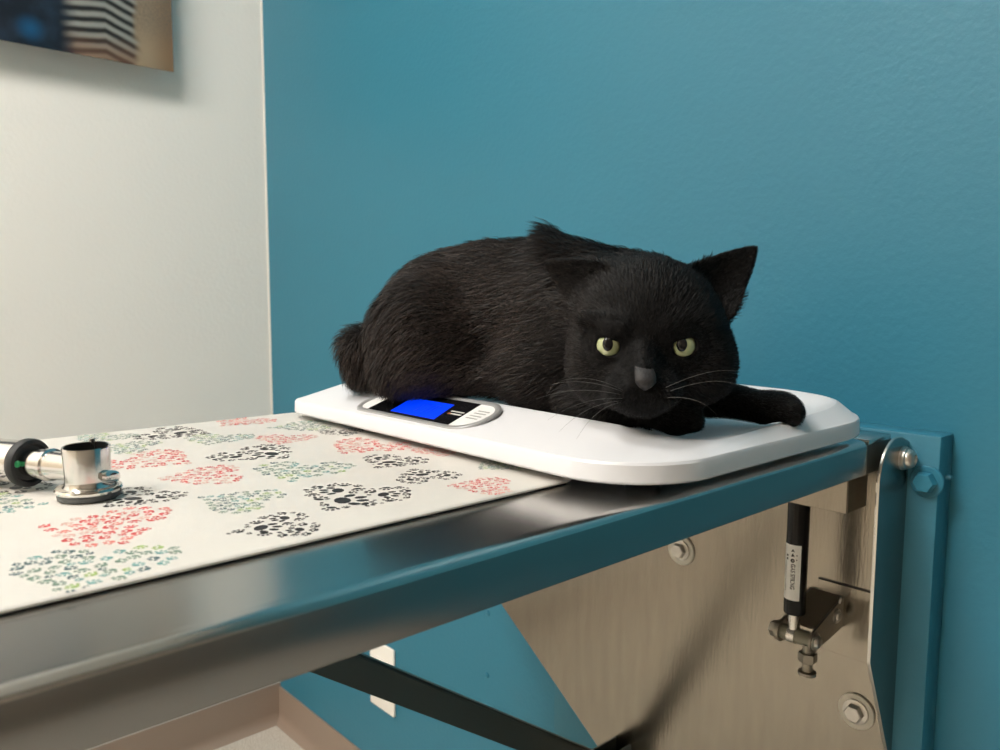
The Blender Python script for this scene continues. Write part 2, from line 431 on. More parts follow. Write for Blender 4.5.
bm = bmesh.new(); lathe(bm, (1.2082, PV.y, PV.z), (1, 0, 0), [(0, .0078), (.0012, .0078), (.0016, .0060), (.0030, .0055), (.0045, .0042), (.0052, .0016)], 28); from_bm('pivot_bolt', bm, 'zinc', tb)
bm = bmesh.new(); lathe(bm, (1.1755, PV.y, PV.z), (-1, 0, 0), [(0, .0092), (.0022, .0092)], 24); hexhead(bm, (1.1733, PV.y, PV.z), (-1, 0, 0), .0075, .0065)
from_bm('pivot_nut', bm, 'zinc_dull', tb)
bm = bmesh.new(); lathe(bm, (1.2082, -.0478, .6265), (1, 0, 0), [(0, .0066), (.0014, .0066), (.0018, .0048), (.0034, .0040), (.0040, .002)], 20)
lathe(bm, (1.2085, -.0435, .6375), (.3, -.2, 1), [(0, .0012), (.006, .001)], 8)
from_bm('lever_bolt', bm, 'zinc', tb)
# stop bolt hanging from the lever
bm = bmesh.new(); sx_, sy_ = 1.2035, -.0905
hexhead(bm, (sx_, sy_, .6035), (0, 0, -1), .0080, .0085)
lathe(bm, (sx_, sy_, .6110), (0, 0, -1), [(0, .0045), (.024, .0045), (.0245, .0078), (.0275, .0078), (.0283, .006)], 24)
from_bm('stop_bolt', bm, 'zinc_dull', tb)
# gas spring
GX, GY = 1.1880, -.0875
bm = bmesh.new(); lathe(bm, (GX, GY, .6345), (0, 0, 1), [(0, .0088), (.001, .0094), (.120, .0094), (.1215, .0088)], 32)
gs = from_bm('gas_spring', bm, 'black', tb); gs['label'] = 'black gas spring cylinder with a white printed sticker'
bm = bmesh.new(); lathe(bm, (GX, GY, .6200), (0, 0, 1), [(0, .0052), (.0146, .0052)], 20)
lathe(bm, (GX-.0035, GY, PV.z), (1, 0, 0), [(0, .0076), (.007, .0076)], 28)
from_bm('rod_end', bm, 'steel_edge', gs)
# wrapped sticker, with its printing laid on the curved surface
camdir = math.atan2(-.7384-GY, 1.5113-GX)
ac = camdir-.42
def wrap(s_, z, r): return Vector((GX+r*math.cos(ac+s_/.0094), GY+r*math.sin(ac+s_/.0094), z))
def stick_rect(bm, s0, s1, z0, z1, r, n=10, mi=0):
    a = [bm.verts.new(wrap(s0+(s1-s0)*k/n, z0, r)) for k in range(n+1)]; b = [bm.verts.new(wrap(s0+(s1-s0)*k/n, z1, r)) for k in range(n+1)]
    for k in range(n): bm.faces.new((a[k], a[k+1], b[k+1], b[k])).material_index = mi
SZ0, SZ1 = .6485, .6985
bm = bmesh.new(); stick_rect(bm, -.0085, .0075, SZ0, SZ1, .00952); stk = from_bm('sticker', bm, 'sticker', gs, 180)
bm = bmesh.new()
r2 = .00962
# warning pictograms: triangle, ring and small blocks
def stick_poly(pts): bm.faces.new([bm.verts.new(wrap(s_, z, r2)) for s_, z in pts])
stick_poly([(-.0010, .6880), (.0022, .6880), (.0006, .6915)])
stick_poly([(-.0010, .6925), (.0022, .6925), (.0006, .6952)])
ringo = [(.0006+.0018*math.cos(k*PI/8), .6845+.0018*math.sin(k*PI/8)) for k in range(16)]; stick_poly(ringo)
for z in (.6845, .6875): stick_rect(bm, -.0056, -.0036, z, z+.0018, r2, 3)
stick_rect(bm, .0036, .0044, .6850, .6860, r2, 1); stick_rect(bm, .0036, .0044, .6890, .6902, r2, 1)
z = .6555
while z < .684:
    l = random.uniform(.0008, .0022); stick_rect(bm, -.0066, -.0058, z, z+l, r2, 1); z += l+random.uniform(.0004, .0008)
# GAS SPRING, reading downwards
cu = bpy.data.curves.new('txt', 'FONT'); cu.body = 'GAS SPRING'; cu.size = .0053; cu.offset = .00012; cu.align_x = 'CENTER'
to = bpy.data.objects.new('txt', cu); COL.objects.link(to); bpy.context.view_layer.update()
me = bpy.data.meshes.new_from_object(to.evaluated_get(bpy.context.evaluated_depsgraph_get()))
bpy.data.objects.remove(to)
tv = [bm.verts.new(wrap(v.co.y-.0006, .6700-v.co.x*.80, r2)) for v in me.vertices]
for p in me.polygons:
    try: bm.faces.new([tv[i] for i in p.vertices])
    except ValueError: pass
from_bm('sticker_print', bm, 'ink', stk, None)

# ------------------------------------------------------------------ paw-print mat
MX0, MX1, MY0, MY1, MZ = .829, 1.1885, -.985, -.381, .8032
mt = thing('table_mat', 'white wipe-clean table mat printed with red, green and black paw print hearts', 'mat', (1.0, -.6, .80))
bm = bmesh.new()
R = .004
def mring(ins, z): return [Vector((x, y, z)) for x, y in rrect(MX0+ins, MX1-ins, MY0+ins, MY1-ins, R+.002, 5)]
loft(bm, [mring(.003, .8007), mring(.0004, .8011), mring(0, .8022), mring(.0006, .8029), mring(.002, MZ)])
pm = {'k': [1, 1, 1, 2], 'r': [3, 3, 4, 5], 'g': [6, 6, 6, 9, 9, 7, 8]}
def ell(cx, cy, a, b, ang, mi, n=9):
    ca, sa = math.cos(ang), math.sin(ang)
    vs = []
    for k in range(n):
        x, y = a*math.cos(2*PI*k/n), b*math.sin(2*PI*k/n); X, Y = cx+x*ca-y*sa, cy+x*sa+y*ca
        if not (MX0+.001 < X < MX1-.0005 and MY0 < Y < MY1-.001): return
        vs.append(bm.verts.new((X, Y, MZ+.00012)))
    bm.faces.new(vs).material_index = mi
def paw(cx, cy, s, ang, mi):
    R_ = lambda x, y: (cx+s*(x*math.cos(ang)-y*math.sin(ang)), cy+s*(x*math.sin(ang)+y*math.cos(ang)))
    x, y = R_(0, -.28); ell(x, y, .52*s, .36*s, ang, mi, 10)
    for tx, ty, ta in ((-.68, .12, .5), (-.26, .52, .15), (.26, .52, -.15), (.68, .12, -.5)):
        x, y = R_(tx, ty); ell(x, y, .20*s, .29*s, ang+ta, mi, 7)
HP_ = [(math.sin(t)**3, (13*math.cos(t)-5*math.cos(2*t)-2*math.cos(3*t)-math.cos(4*t)+2.6)/15.2) for t in [2*PI*k/48 for k in range(48)]]
def in_heart(u, v):      # heart in [-1,1]^2, tip down
    c = False
    for k in range(48):
        (x0, y0), (x1, y1) = HP_[k-1], HP_[k]
        if (y0 > v) != (y1 > v) and u < (x1-x0)*(v-y0)/(y1-y0)+x0: c = not c
    return c
HEARTS = [('r', 1.1000, -.6330, .064, 232), ('g', 1.1680, -.6530, .062, 330), ('g', 1.030, -.662, .062, 60), ('k', 1.0606, -.6016, .045, 300), ('r', .9678, -.5576, .064, 30),
 ('r', 1.0303, -.5549, .053, 250), ('g', 1.0988, -.5614, .048, 215), ('k', 1.1600, -.5689, .042, 262), ('k', 1.1389, -.5111, .061, 305), ('g', 1.0625, -.5015, .062, 318),
 ('k', .9945, -.4942, .058, 20), ('g', .9196, -.4966, .052, 320), ('r', .852, -.4484, .054, 300), ('k', .8725, -.507, .058, 45), ('g', .8560, -.5617, .046, 310), ('g', .9033, -.5605, .048, 230),
 ('r', .9539, -.4571, .045, 320), ('g', .9045, -.4194, .054, 250), ('k', .9576, -.406, .036, 340), ('r', 1.0191, -.4275, .062, 290), ('k', 1.0759, -.4412, .045, 300), ('k', 1.1195, -.4469, .040, 170),
 ('r', 1.1640, -.4404, .041, 230), ('g', 1.1308, -.3960, .034, 270), ('r', 1.0709, -.3950, .038, 330),
 ('r', .925, -.615, .05, 20), ('k', .985, -.66, .055, 200), ('r', .90, -.69, .06, 300), ('g', 1.05, -.74, .06, 30), ('k', 1.14, -.73, .06, 260), ('r', .98, -.76, .055, 100), ('g', .88, -.78, .06, 320),
 ('k', 1.09, -.82, .06, 20), ('g', 1.15, -.86, .055, 200), ('r', 1.03, -.89, .06, 290), ('k', .92, -.87, .055, 310), ('g', .87, -.93, .05, 200), ('r', 1.12, -.94, .05, 30), ('g', .985, -.945, .045, 260)]
for kind, hx, hy, w, deg in HEARTS:
    th = math.radians(deg)+PI/2      # tip direction is deg
    hs = w/2*1.08; placed = []
    big = [.15, .11, .085] if kind == 'k' else [.108, .09, .072]
    tries = 0
    if kind == 'k':
        a_ = random.uniform(-.4, .4)
        placed += [(.02, -.12, .40), (-.50, .38, .30), (.52, .36, .27), (-.05, -.68, .17), (.42, -.28, .18), (-.48, -.16, .18)]
    for s in big:
        for _ in range(900):
            u, v = random.uniform(-1, 1), random.uniform(-1, 1)
            m_ = s*.6
            if not all(in_heart(u+m_*a, v+m_*b) for a, b in ((1, 0), (-1, 0), (0, 1), (0, -1))): continue
            if any((u-a)**2+(v-b)**2 < ((s+c)*(.84 if kind != 'k' else .88))**2 for a, b, c in placed): continue
            placed.append((u, v, s))
    if kind == 'k':
        for _ in range(500):     # outline dots
            u, v = random.uniform(-1, 1), random.uniform(-1, 1); s = random.uniform(.03, .055)
            if not in_heart(u, v): continue
            if any((u-a)**2+(v-b)**2 < (s*1.2+c*.95)**2 for a, b, c in placed): continue
            placed.append((u, v, s))
    for u, v, s in placed:
        X = hx+hs*(u*math.cos(th)-v*math.sin(th)); Y = hy+hs*(u*math.sin(th)+v*math.cos(th))
        mi = random.choice(pm[kind])
        if kind == 'k': mi = 1 if s > .08 else random.choice((1, 2))
        if s < .06: ell(X, Y, s*hs*1.2, s*hs*.9, random.uniform(0, 6.3), mi, 6)
        else: paw(X, Y, s*hs, random.uniform(0, 2*PI), mi)
cl = from_bm('cloth_top', bm, ['cloth', 'p_black', 'p_black2', 'p_red', 'p_red2', 'p_red3', 'p_green', 'p_green2', 'p_green3', 'p_green4'], mt, 40)
bm = bmesh.new()
loft(bm, [[Vector((x, y, z)) for x, y in rrect(MX0+.003, MX1-.0025, MY0+.003, MY1-.003, .004, 4)] for z in (.80005, .8008)])
from_bm('backing', bm, 'black_matte', mt)

# ------------------------------------------------------------------ pet scale
SX0, SX1, SY0, SY1 = .848, 1.2575, -.4025, -.068
ps = thing('pet_scale', 'white digital pet scale with a lit blue display, lying across the steel table', 'scale', (1.05, -.235, .80))
def sring(dx0, dx1, dy0, dy1, z, R):
    out = []
    for x, y in rrect(SX0+dx0, SX1-dx1, SY0+dy0, SY1-dy1, R, 14):
        out.append(Vector((x, y, z(x, y) if callable(z) else z)))
    return out
sm = lambda a, b, x: (lambda t: t*t*(3-2*t))(min(1, max(0, (x-a)/(b-a))))
RR = lambda d: (.085-d, .05-d*.6, .026-d*.3, .062-d*.6)
ridge = lambda x, y: .8362-.0030*sm(1.10, 1.20, x)-.0076*sm(1.185, 1.245, x)*sm(-.12, -.235, y)
under = lambda k: (lambda x, y: ridge(x, y)-k)
rightdrop = lambda z: (lambda x, y: z+.0012*sm(1.1, 1.25, x))
bm = bmesh.new()
rings = [sring(.006, .006, .006, .006, .8085, RR(.006)), sring(.0015, .0015, .0015, .0015, .8082, RR(.0015)), sring(0, 0, 0, 0, .8097, RR(0)),
         sring(.0003, .0003, .0003, .0003, rightdrop(.8184), RR(0)), sring(.0012, .0012, .0012, .0012, rightdrop(.8200), RR(.001)), sring(.0035, .0035, .0035, .0035, lambda x, y: rightdrop(.8208)(x, y), RR(.0035)),
         sring(.020, .0125, .054, .018, under(.0008), (.075, .03, .022, .055)), sring(.023, .0145, .057, .021, ridge, (.073, .03, .022, .054)),
         sring(.028, .0165, .061, .025, under(.0006), (.07, .03, .022, .05)),
         sring(.040, .0235, .071, .034, lambda x, y: ridge(x, y)*.45+.8225*.55, (.06, .028, .022, .045)),
         sring(.056, .034, .084, .048, .8226, (.05, .025, .02, .04)), sring(.125, .09, .125, .09, .8222, (.04, .02, .015, .03))]
loft(bm, rings)
sh = from_bm('scale_body', bm, 'white_plastic', ps, 28)
for x, y in ((.90, -.345), (.90, -.11), (1.205, -.335), (1.195, -.13)):
    bm = bmesh.new(); lathe(bm, (x, y, .80), (0, 0, 1), [(0, .010), (.001, .011), (.0090, .011)], 24); from_bm('rubber_foot', bm, 'black_matte', ps)
# display on the sloping front shoulder
P0 = Vector((0, SY0+.0035, .8208)); P1 = Vector((0, SY0+.054, .8354)); tv_ = (P1-P0).normalized(); nv = Vector((1, 0, 0)).cross(tv_)
SH = lambda u, v, h: Vector((u, 0, 0))+P0+tv_*v+nv*h
def flat(bm, pts, h0, h1, mi=0):
    A = [bm.verts.new(SH(u, v, h0)) for u, v in pts]; B = [bm.verts.new(SH(u, v, h1)) for u, v in pts]; n = len(A)
    bm.faces.new(B).material_index = mi
    for i in range(n): bm.faces.new((A[i], A[(i+1) % n], B[(i+1) % n], B[i])).material_index = mi
U0, U1, V0, V1 = .9510, 1.1010, .0020, .0505
def bez(ins): return rrect(U0+ins, U1-ins, V0+ins, V1-ins, (.0225-ins, .019-ins, .017-ins, .022-ins), 10)
bm = bmesh.new()
def bring(ins, h): return [SH(u, v, h) for u, v in bez(ins)]
loft(bm, [bring(0, -.0005), bring(.0003, .0009), bring(.0012, .0014), bring(.0042, .0013), bring(.0050, .0007), bring(.0050, -.0003)], False, False)
bz = from_bm('display_bezel', bm, 'silver_plastic', ps, 50)
bm = bmesh.new(); flat(bm, bez(.0049), -.0002, .0005); pw = from_bm('control_panel', bm, 'panel_white', ps, None)
bm = bmesh.new(); flat(bm, [(.9720, .0072), (1.0760, .0072), (1.0700, .0454), (.9690, .0454)], .0003, .0008); bp_ = from_bm('display_window', bm, 'panel', ps, None)
bm = bmesh.new(); flat(bm, [(1.0000, .0105), (1.0555, .0105), (1.0480, .0370), (.9940, .0370)], .0006, .0011); lc = from_bm('lcd_screen', bm, 'lcd', bp_, None)
bm = bmesh.new()
for u0, u1, v0, v1 in ((1.022, 1.0226, .016, .030), (1.031, 1.0316, .016, .030), (1.022, 1.031, .0295, .0302), (1.036, 1.0366, .018, .031), (1.0400, 1.0406, .018, .031), (1.036, 1.0405, .0306, .0312)):
    flat(bm, [(u0, v0), (u1, v0), (u1-.001, v1), (u0-.001, v1)], .0010, .00115)
from_bm('lcd_digits', bm, 'lcd_seg', lc, None)
bm = bmesh.new()
def dashes(u0, u1, v, h, lo, hi, mi):
    u = u0
    while u < u1:
        l = min(random.uniform(lo, hi), u1-u); flat(bm, [(u, v), (u+l, v), (u+l, v+h), (u, v+h)], .0007, .00088, mi); u += l+.0005
dashes(1.0560, 1.0708, .0265, .0018, .0008, .0018, 0); dashes(1.0600, 1.0718, .0225, .0018, .0008, .0018, 0); dashes(1.0568, 1.0592, .0225, .0018, .0010, .0012, 1)
from_bm('panel_print', bm, ['mark_light', 'mark_orange'], bp_, None)
bm = bmesh.new()
for v in (.0340, .0300, .0255, .0215): dashes(1.0790, 1.0912, v, .0012, .0006, .0018, 0)
from_bm('button_print', bm, 'mark_grey', pw, None)

# ------------------------------------------------------------------ otoscope lying on the mat
ot = thing('otoscope', 'chrome otoscope with black collar and green dot lying on the paw print mat', 'medical tool', (1.02, -.63, MZ))
AX = Vector((.88, .47, 0)).normalized(); CU = Vector((1.0425, -.6192, 0))
dz = MZ+.0002; AZ = .8190
DC = Vector((1.0003, -.6395, AZ))
bm = bmesh.new(); lathe(bm, DC-AX*.175, AX, [(0, .0095), (.002, .0120), (.110, .0120), (.112, .0124), (.150, .0124), (.1725, .0124)], 40)
from_bm('handle', bm, 'chrome', ot)
bm = bmesh.new(); lathe(bm, DC-AX*.003, AX, [(0, .0118), (.0006, .0133), (.0018, .0139), (.0048, .0139), (.0060, .0132), (.0062, .0112), (.0040, .0100)], 44)
col_ = from_bm('collar', bm, 'black_matte', ot); col_['label'] = 'black ridged collar'
gd = DC+AX*.0032+Vector((.30, -.55, .25)).normalized()*.0; side = AX.cross(Vector((0, 0, 1)))
gp = DC+AX*.0030+side*.0098*.93+Vector((0, 0, 1))*.0012
bm = bmesh.new(); lathe(bm, gp, AX, [(0, .0020), (.0003, .0020), (.0006, .0012)], 14)
from_bm('green_dot', bm, 'green_dot', col_)
bm = bmesh.new(); lathe(bm, DC+AX*.001, AX, [(0, .0075), (.006, .0078), (.0068, .0086), (.0140, .0086), (.0146, .0094), (.0172, .0094), (.0178, .0082), (.0215, .0080), (.036, .0078)], 36)
from_bm('neck', bm, 'chrome', ot)
cb = Vector((CU.x, CU.y, dz))
bm = bmesh.new()
lathe(bm, cb, (0.03, -.02, 1), [(.0062, .0137), (.0075, .0128), (.0090, .0118), (.0110, .0116), (.0285, .0122), (.0292, .0120), (.0290, .0112), (.0120, .0106), (.0110, .001)], 44, mis=[0, 0, 0, 0, 0, 0, 1, 1])
from_bm('head', bm, ['chrome', 'chrome_in'], ot)
bm = bmesh.new(); lathe(bm, cb, (0, 0, 1), [(.0034, .0150), (.0040, .0166), (.0054, .0172), (.0066, .0166), (.0072, .0150), (.0068, .012)], 44)
from_bm('base_ring', bm, 'chrome', ot)
bm = bmesh.new(); lathe(bm, cb, (0, 0, 1), [(0, .0146), (.0008, .0158), (.0034, .0160), (.0036, .0140)], 44)
from_bm('rubber_pad', bm, 'grey_rubber', ot)
rdir = Vector((.673, .74, 0)); tow = Vector((.74, -.673, 0))
bm = bmesh.new()
pts = [cb+rdir*(.0128*math.cos(a))+tow*(.0128*math.sin(a))+Vector((0, 0, .0105+.004*math.sin((a+.5)*.9))) for a in [(-1.0+k*.16) for k in range(11)]]
tube(bm, pts, [.0022, .0028, .0032, .0034, .0034, .0034, .0034, .0034, .0033, .003, .0018], 12)
from_bm('lever_arm', bm, 'chrome', ot)
bm = bmesh.new(); lathe(bm, cb-rdir*.002-tow*.0105+Vector((0, 0, .026)), (0, 0, 1), [(0, .0013), (.0036, .0013), (.0040, .0020), (.0052, .0020), (.0058, .001)], 14)
from_bm('lens_pin', bm, 'chrome', ot)

# ------------------------------------------------------------------ black cat
CO = Vector((1.1, -.3, .829)); CR = math.atan2(.74, .673)
def cat_field():
    vox = .0018
    lo = np.array([-.215, -.165, -.012]); hi = np.array([.20, .165, .160])
    ax = [np.arange(lo[i], hi[i], vox) for i in range(3)]
    X, Y, Z = np.meshgrid(*ax, indexing='ij'); X = X.astype(np.float32); Y = Y.astype(np.float32); Z = Z.astype(np.float32)
    def ellip(c, r, rot=0., tilt=0.):
        x, y, z = X-c[0], Y-c[1], Z-c[2]
        if rot: ca, sa = math.cos(rot), math.sin(rot); x, y = x*ca+y*sa, -x*sa+y*ca
        if tilt: ca, sa = math.cos(tilt), math.sin(tilt); x, z = x*ca+z*sa, -x*sa+z*ca
        k0 = np.sqrt((x/r[0])**2+(y/r[1])**2+(z/r[2])**2); k1 = np.sqrt((x/r[0]**2)**2+(y/r[1]**2)**2+(z/r[2]**2)**2)+1e-6
        return k0*(k0-1)/k1
    def cap(a, b, ra, rb):
        a = np.array(a); d = np.array(b)-a
        t = np.clip(((X-a[0])*d[0]+(Y-a[1])*d[1]+(Z-a[2])*d[2])/(d@d), 0, 1)
        return np.sqrt((X-a[0]-t*d[0])**2+(Y-a[1]-t*d[1])**2+(Z-a[2]-t*d[2])**2)-(ra+(rb-ra)*t)
    def smin(a, b, k):
        h = np.clip(.5+.5*(b-a)/k, 0, 1); return b+(a-b)*h-k*h*(1-h)
    def ear(base, tip, wax, front, W0, cup, t=.0026):
        base = np.array(base); h = np.array(tip)-base; H = np.linalg.norm(h); h = h/H
        w = np.array(wax); w = w-h*(w@h); w /= np.linalg.norm(w); n = np.cross(w, h)
        if n@np.array(front) < 0: n = -n
        x, y, z = X-base[0], Y-base[1], Z-base[2]
        pw, ph, pn = x*w[0]+y*w[1]+z*w[2], x*h[0]+y*h[1]+z*h[2], x*n[0]+y*n[1]+z*n[2]
        Wh = W0*np.clip(1-ph/H, 0, 1)**.75+.0008
        bend = cup*((pw/W0)**2-.35)*np.clip(1-ph/H*.6, 0, 1)
        return np.maximum(np.maximum(np.abs(pw)-Wh, np.abs(pn-bend)-t), np.maximum(-ph-.012, ph-H))*.8
    # trunk
    f = ellip((-.098, .072, .056), (.054, .058, .056))                                   # rump
    f = smin(f, cap((-.080, .075, .068), (-.008, .040, .073), .054, .051), .02)            # barrel
    f = smin(f, cap((-.050, .068, .089), (-.010, .048, .090), .036, .034), .025)           # back line
    f = smin(f, ellip((.006, .028, .066), (.046, .048, .054)), .02)                       # shoulder
    f = smin(f, ellip((-.105, .034, .051), (.050, .028, .044), 0, -.25), .014)            # near haunch
    f = smin(f, cap((-.134, .028, .026), (-.050, .018, .022), .017, .013), .014)          # hind foot along the floor
    f = smin(f, ellip((.0, .000, .030), (.050, .030, .034)), .02)                         # chest flank
    # near elbow
    f = smin(f, cap((.0, .0, .052), (-.018, -.006, .020), .022, .016), .016)
    # tail wrapping behind the rump
    tail = cap((-.140, .095, .047), (-.168, .076, .040), .0180, .0180)
    tail = np.minimum(tail, cap((-.168, .076, .040), (-.165, .078, .022), .0180, .0145))
    tail = smin(tail, cap((-.165, .078, .022), (-.120, .128, .014), .0135, .011), .01)
    tail = smin(tail, cap((-.120, .128, .012), (-.040, .128, .010), .011, .008), .006)
    f = smin(f, tail, .006)
    # neck and head
    f = smin(f, cap((.010, .012, .072), (.050, -.060, .068), .044, .042), .02)
    f = smin(f, cap((.006, .024, .092), (.062, -.022, .088), .030, .028), .016)             # nape
    hd = ellip((.0516, -.072, .0635), (.049, .045, .0460))
    hd = smin(hd, ellip((.0730, -.058, .0880), (.017, .020, .016)), .010)                  # crown reaching to the ears
    hd = smin(hd, ellip((.0320, -.056, .0890), (.016, .020, .016)), .010)
    hd = smin(hd, ellip((.0235, -.086, .042), (.027, .027, .028)), .014)                  # cheeks
    hd = smin(hd, ellip((.0800, -.084, .042), (.027, .027, .028)), .014)
    hd = smin(hd, ellip((.0415, -.112, .030), (.022, .018, .016)), .012)                  # muzzle
    hd = smin(hd, ellip((.0300, -.1200, .0275), (.0130, .0115, .0105)), .005)             # whisker pads
    hd = smin(hd, ellip((.0495, -.1205, .0275), (.0130, .0115, .0105)), .005)
    hd = smin(hd, ellip((.0408, -.114, .0200), (.0110, .010, .0075)), .006)               # chin
    hd = smin(hd, cap((.0425, -.102, .066), (.0393, -.1275, .0405), .0070, .0066), .010)   # bridge
    # eye sockets, then brows and lower lids
    for ex, ey, sl in ((.0200, -.1070, -.22), (.0660, -.1085, .22)):
        ed = np.sqrt((X-ex)**2+(Y-ey)**2+(Z-.0555)**2)
        hd = smin(hd, ed-.0098, .004)                                                      # lids wrapped round the eyeball
        cut = np.maximum(ed-.0125, np.sqrt((X-ex)**2+(Z-.0572)**2)-.0076)
        cut = np.maximum(cut, Z-.0555-.0050-sl*(X-ex))
        cut = np.maximum(cut, Y-ey+.0005)
        hd = np.maximum(hd, -cut)
    hd = smin(hd, cap((.0060, -.1040, .0710), (.0290, -.1110, .0665), .0045, .0045), .010)
    hd = smin(hd, cap((.0575, -.1110, .0670), (.0800, -.1030, .0715), .0045, .0045), .010)
    f = smin(f, hd, .012)
    # ears
    f = smin(f, ear((.0940, -.068, .0905), (.1255, -.062, .1195), (.75, 0, -.66), (.15, -1, .1), .0215, .009), .005)
    f = smin(f, ear((.0140, -.067, .0930), (-.0170, -.054, .1090), (.35, -.25, .9), (-.25, -.8, -.6), .0180, .009), .005)
    # forelegs
    leg = cap((.060, -.020, .034), (.104, -.030, .0145), .020, .0140)
    leg = smin(leg, cap((.104, -.028, .0140), (.139, -.046, .0080), .0138, .0112), .008)
    pawr = ellip((.1485, -.0495, .0074), (.0165, .0135, .0128), -.25)
    for a in (-.0085, -.003, .003, .0085):
        pawr = smin(pawr, ellip((.1590+abs(a)*-.35, -.0520+a*1.05, .0055), (.0065, .0046, .0088)), .0035)
    leg = smin(leg, pawr, .006); f = smin(f, leg, .008)
    leg = cap((.035, -.040, .018), (.068, -.078, .0085), .0180, .0135)
    pawl = ellip((.0715, -.082, .0070), (.0125, .0135, .0122))
    for a in (-.007, -.0022, .0026, .0072):
        pawl = smin(pawl, ellip((.0745+a, -.0915+abs(a)*.3, .0052), (.0042, .0055, .0075)), .0035)
    leg = smin(leg, pawl, .006); f = smin(f, leg, .008)
    f = smin(f, ellip((.036, -.034, .010), (.040, .026, .018)), .012)                      # chest fluff between the paws
    return f, lo, vox

def surface_nets(f, lo, vox):
    s = f < 0; nx, ny, nz = f.shape
    cs = [s[i:nx-1+i, j:ny-1+j, k:nz-1+k] for i in (0, 1) for j in (0, 1) for k in (0, 1)]
    tot = sum(c.astype(np.int8) for c in cs); act = (tot > 0) & (tot < 8)
    idx = -np.ones(act.shape, np.int64); I = np.argwhere(act); idx[act] = np.arange(len(I))
    acc = np.zeros((len(I), 3)); cnt = np.zeros(len(I))
    corners = [(i, j, k) for i in (0, 1) for j in (0, 1) for k in (0, 1)]
    for a in range(8):
        for d in range(3):
            c0 = corners[a]
            if c0[d]: continue
            c1 = list(c0); c1[d] = 1
            v0 = f[I[:, 0]+c0[0], I[:, 1]+c0[1], I[:, 2]+c0[2]]; v1 = f[I[:, 0]+c1[0], I[:, 1]+c1[1], I[:, 2]+c1[2]]
            m = (v0 < 0) != (v1 < 0); t = np.where(m, v0/np.where(v0-v1 == 0, 1, v0-v1), 0)
            p = np.tile(np.array(c0, float), (len(I), 1)); p[:, d] += t
            acc[m] += p[m]; cnt[m] += 1
    V = lo+(I+acc/cnt[:, None])*vox
    F = []
    for d in range(3):
        a, b = (d+1) % 3, (d+2) % 3
        sl0 = [slice(None)]*3; sl1 = [slice(None)]*3; sl0[d] = slice(0, -1); sl1[d] = slice(1, None)
        ch = s[tuple(sl0)] != s[tuple(sl1)]
        E_ = np.argwhere(ch)
        ok = (E_[:, a] > 0) & (E_[:, b] > 0) & (E_[:, a] < f.shape[a]-1) & (E_[:, b] < f.shape[b]-1); E_ = E_[ok]
        flip = s[E_[:, 0], E_[:, 1], E_[:, 2]]
        q = []
        for da, db in ((0, 0), (1, 0), (1, 1), (0, 1)):
            P = E_.copy(); P[:, a] -= 1-da; P[:, b] -= 1-db; q.append(idx[P[:, 0], P[:, 1], P[:, 2]])
        q = np.stack(q, 1); q[~flip] = q[~flip][:, ::-1]; F.append(q)
    return V, np.concatenate(F)

fld, lo_, vox_ = cat_field()
V, F = surface_nets(fld, lo_, vox_)
# rest the underside on the scale: nothing goes below the tray
from mathutils.bvhtree import BVHTree
HG = .001; hx0, hy0 = SX0-.12, SY0-.12; nxg, nyg = int((SX1-SX0+.24)/HG), int((SY1-SY0+.24)/HG)
HM = np.full((nxg, nyg), .809)
for ob in (sh, bz, pw, bp_, lc):
    bv = BVHTree.FromPolygons([v.co for v in ob.data.vertices], [tuple(p.vertices) for p in ob.data.polygons])
    off = Vector(); q_ = ob
    while q_ is not None: off += q_.location; q_ = q_.parent
    for a in range(nxg):
        for b in range(nyg):
            if ob is not sh and not (.93 < hx0+a*HG < 1.12 and hy0+b*HG < -.33): continue
            hit = bv.ray_cast(Vector((hx0+a*HG, hy0+b*HG, 1))-off, Vector((0, 0, -1)))
            if hit[0] is not None: HM[a, b] = max(HM[a, b], hit[0].z+off.z)
HP = HM.copy()
for da in (-1, 0, 1):
    for db_ in (-1, 0, 1): HP = np.maximum(HP, np.roll(np.roll(HM, da, 0), db_, 1))
def tray(Xl, Yl):
    wx = CO.x+Xl*math.cos(CR)-Yl*math.sin(CR); wy = CO.y+Xl*math.sin(CR)+Yl*math.cos(CR)
    a = np.clip(np.rint((wx-hx0)/HG).astype(int), 0, nxg-1); b = np.clip(np.rint((wy-hy0)/HG).astype(int), 0, nyg-1)
    return HP[a, b]-CO.z
tz = tray(V[:, 0], V[:, 1])+.0008
V[:, 2] = np.maximum(V[:, 2], tz)
me = bpy.data.meshes.new('cat'); me.from_pydata(V.tolist(), [], F.tolist()); me.update(); me.validate()
cat = bpy.data.objects.new('cat', me); COL.objects.link(cat); me.materials.append(M['skin']); me.shade_smooth()
cat.location = CO; cat.rotation_euler = (0, 0, CR)
tag(cat, 'black cat with yellow-green eyes crouching on the white pet scale, facing the viewer', 'cat')
EYES = [np.array((.0200, -.1070, .0555)), np.array((.0660, -.1085, .0555))]
def part(name, bm, mats, smooth=40, parent=cat):
    bmesh.ops.recalc_face_normals(bm, faces=bm.faces)
    m = bpy.data.meshes.new(name); bm.to_mesh(m); bm.free()
    for k in ([mats] if isinstance(mats, str) else mats): m.materials.append(M[k])
    o = bpy.data.objects.new(name, m); COL.objects.link(o); o.parent = parent
    if smooth: m.shade_smooth()
    return o
def sphere(bm, c, r, sx=1, sy=1, sz=1, seg=28):
    q = bmesh.ops.create_uvsphere(bm, u_segments=seg, v_segments=seg//2, radius=r)
    for v in q['verts']: v.co = Vector((c[0]+v.co.x*sx, c[1]+v.co.y*sy, c[2]+v.co.z*sz))
    return bm
CAMV = Vector((-.0475, -.599, .088))
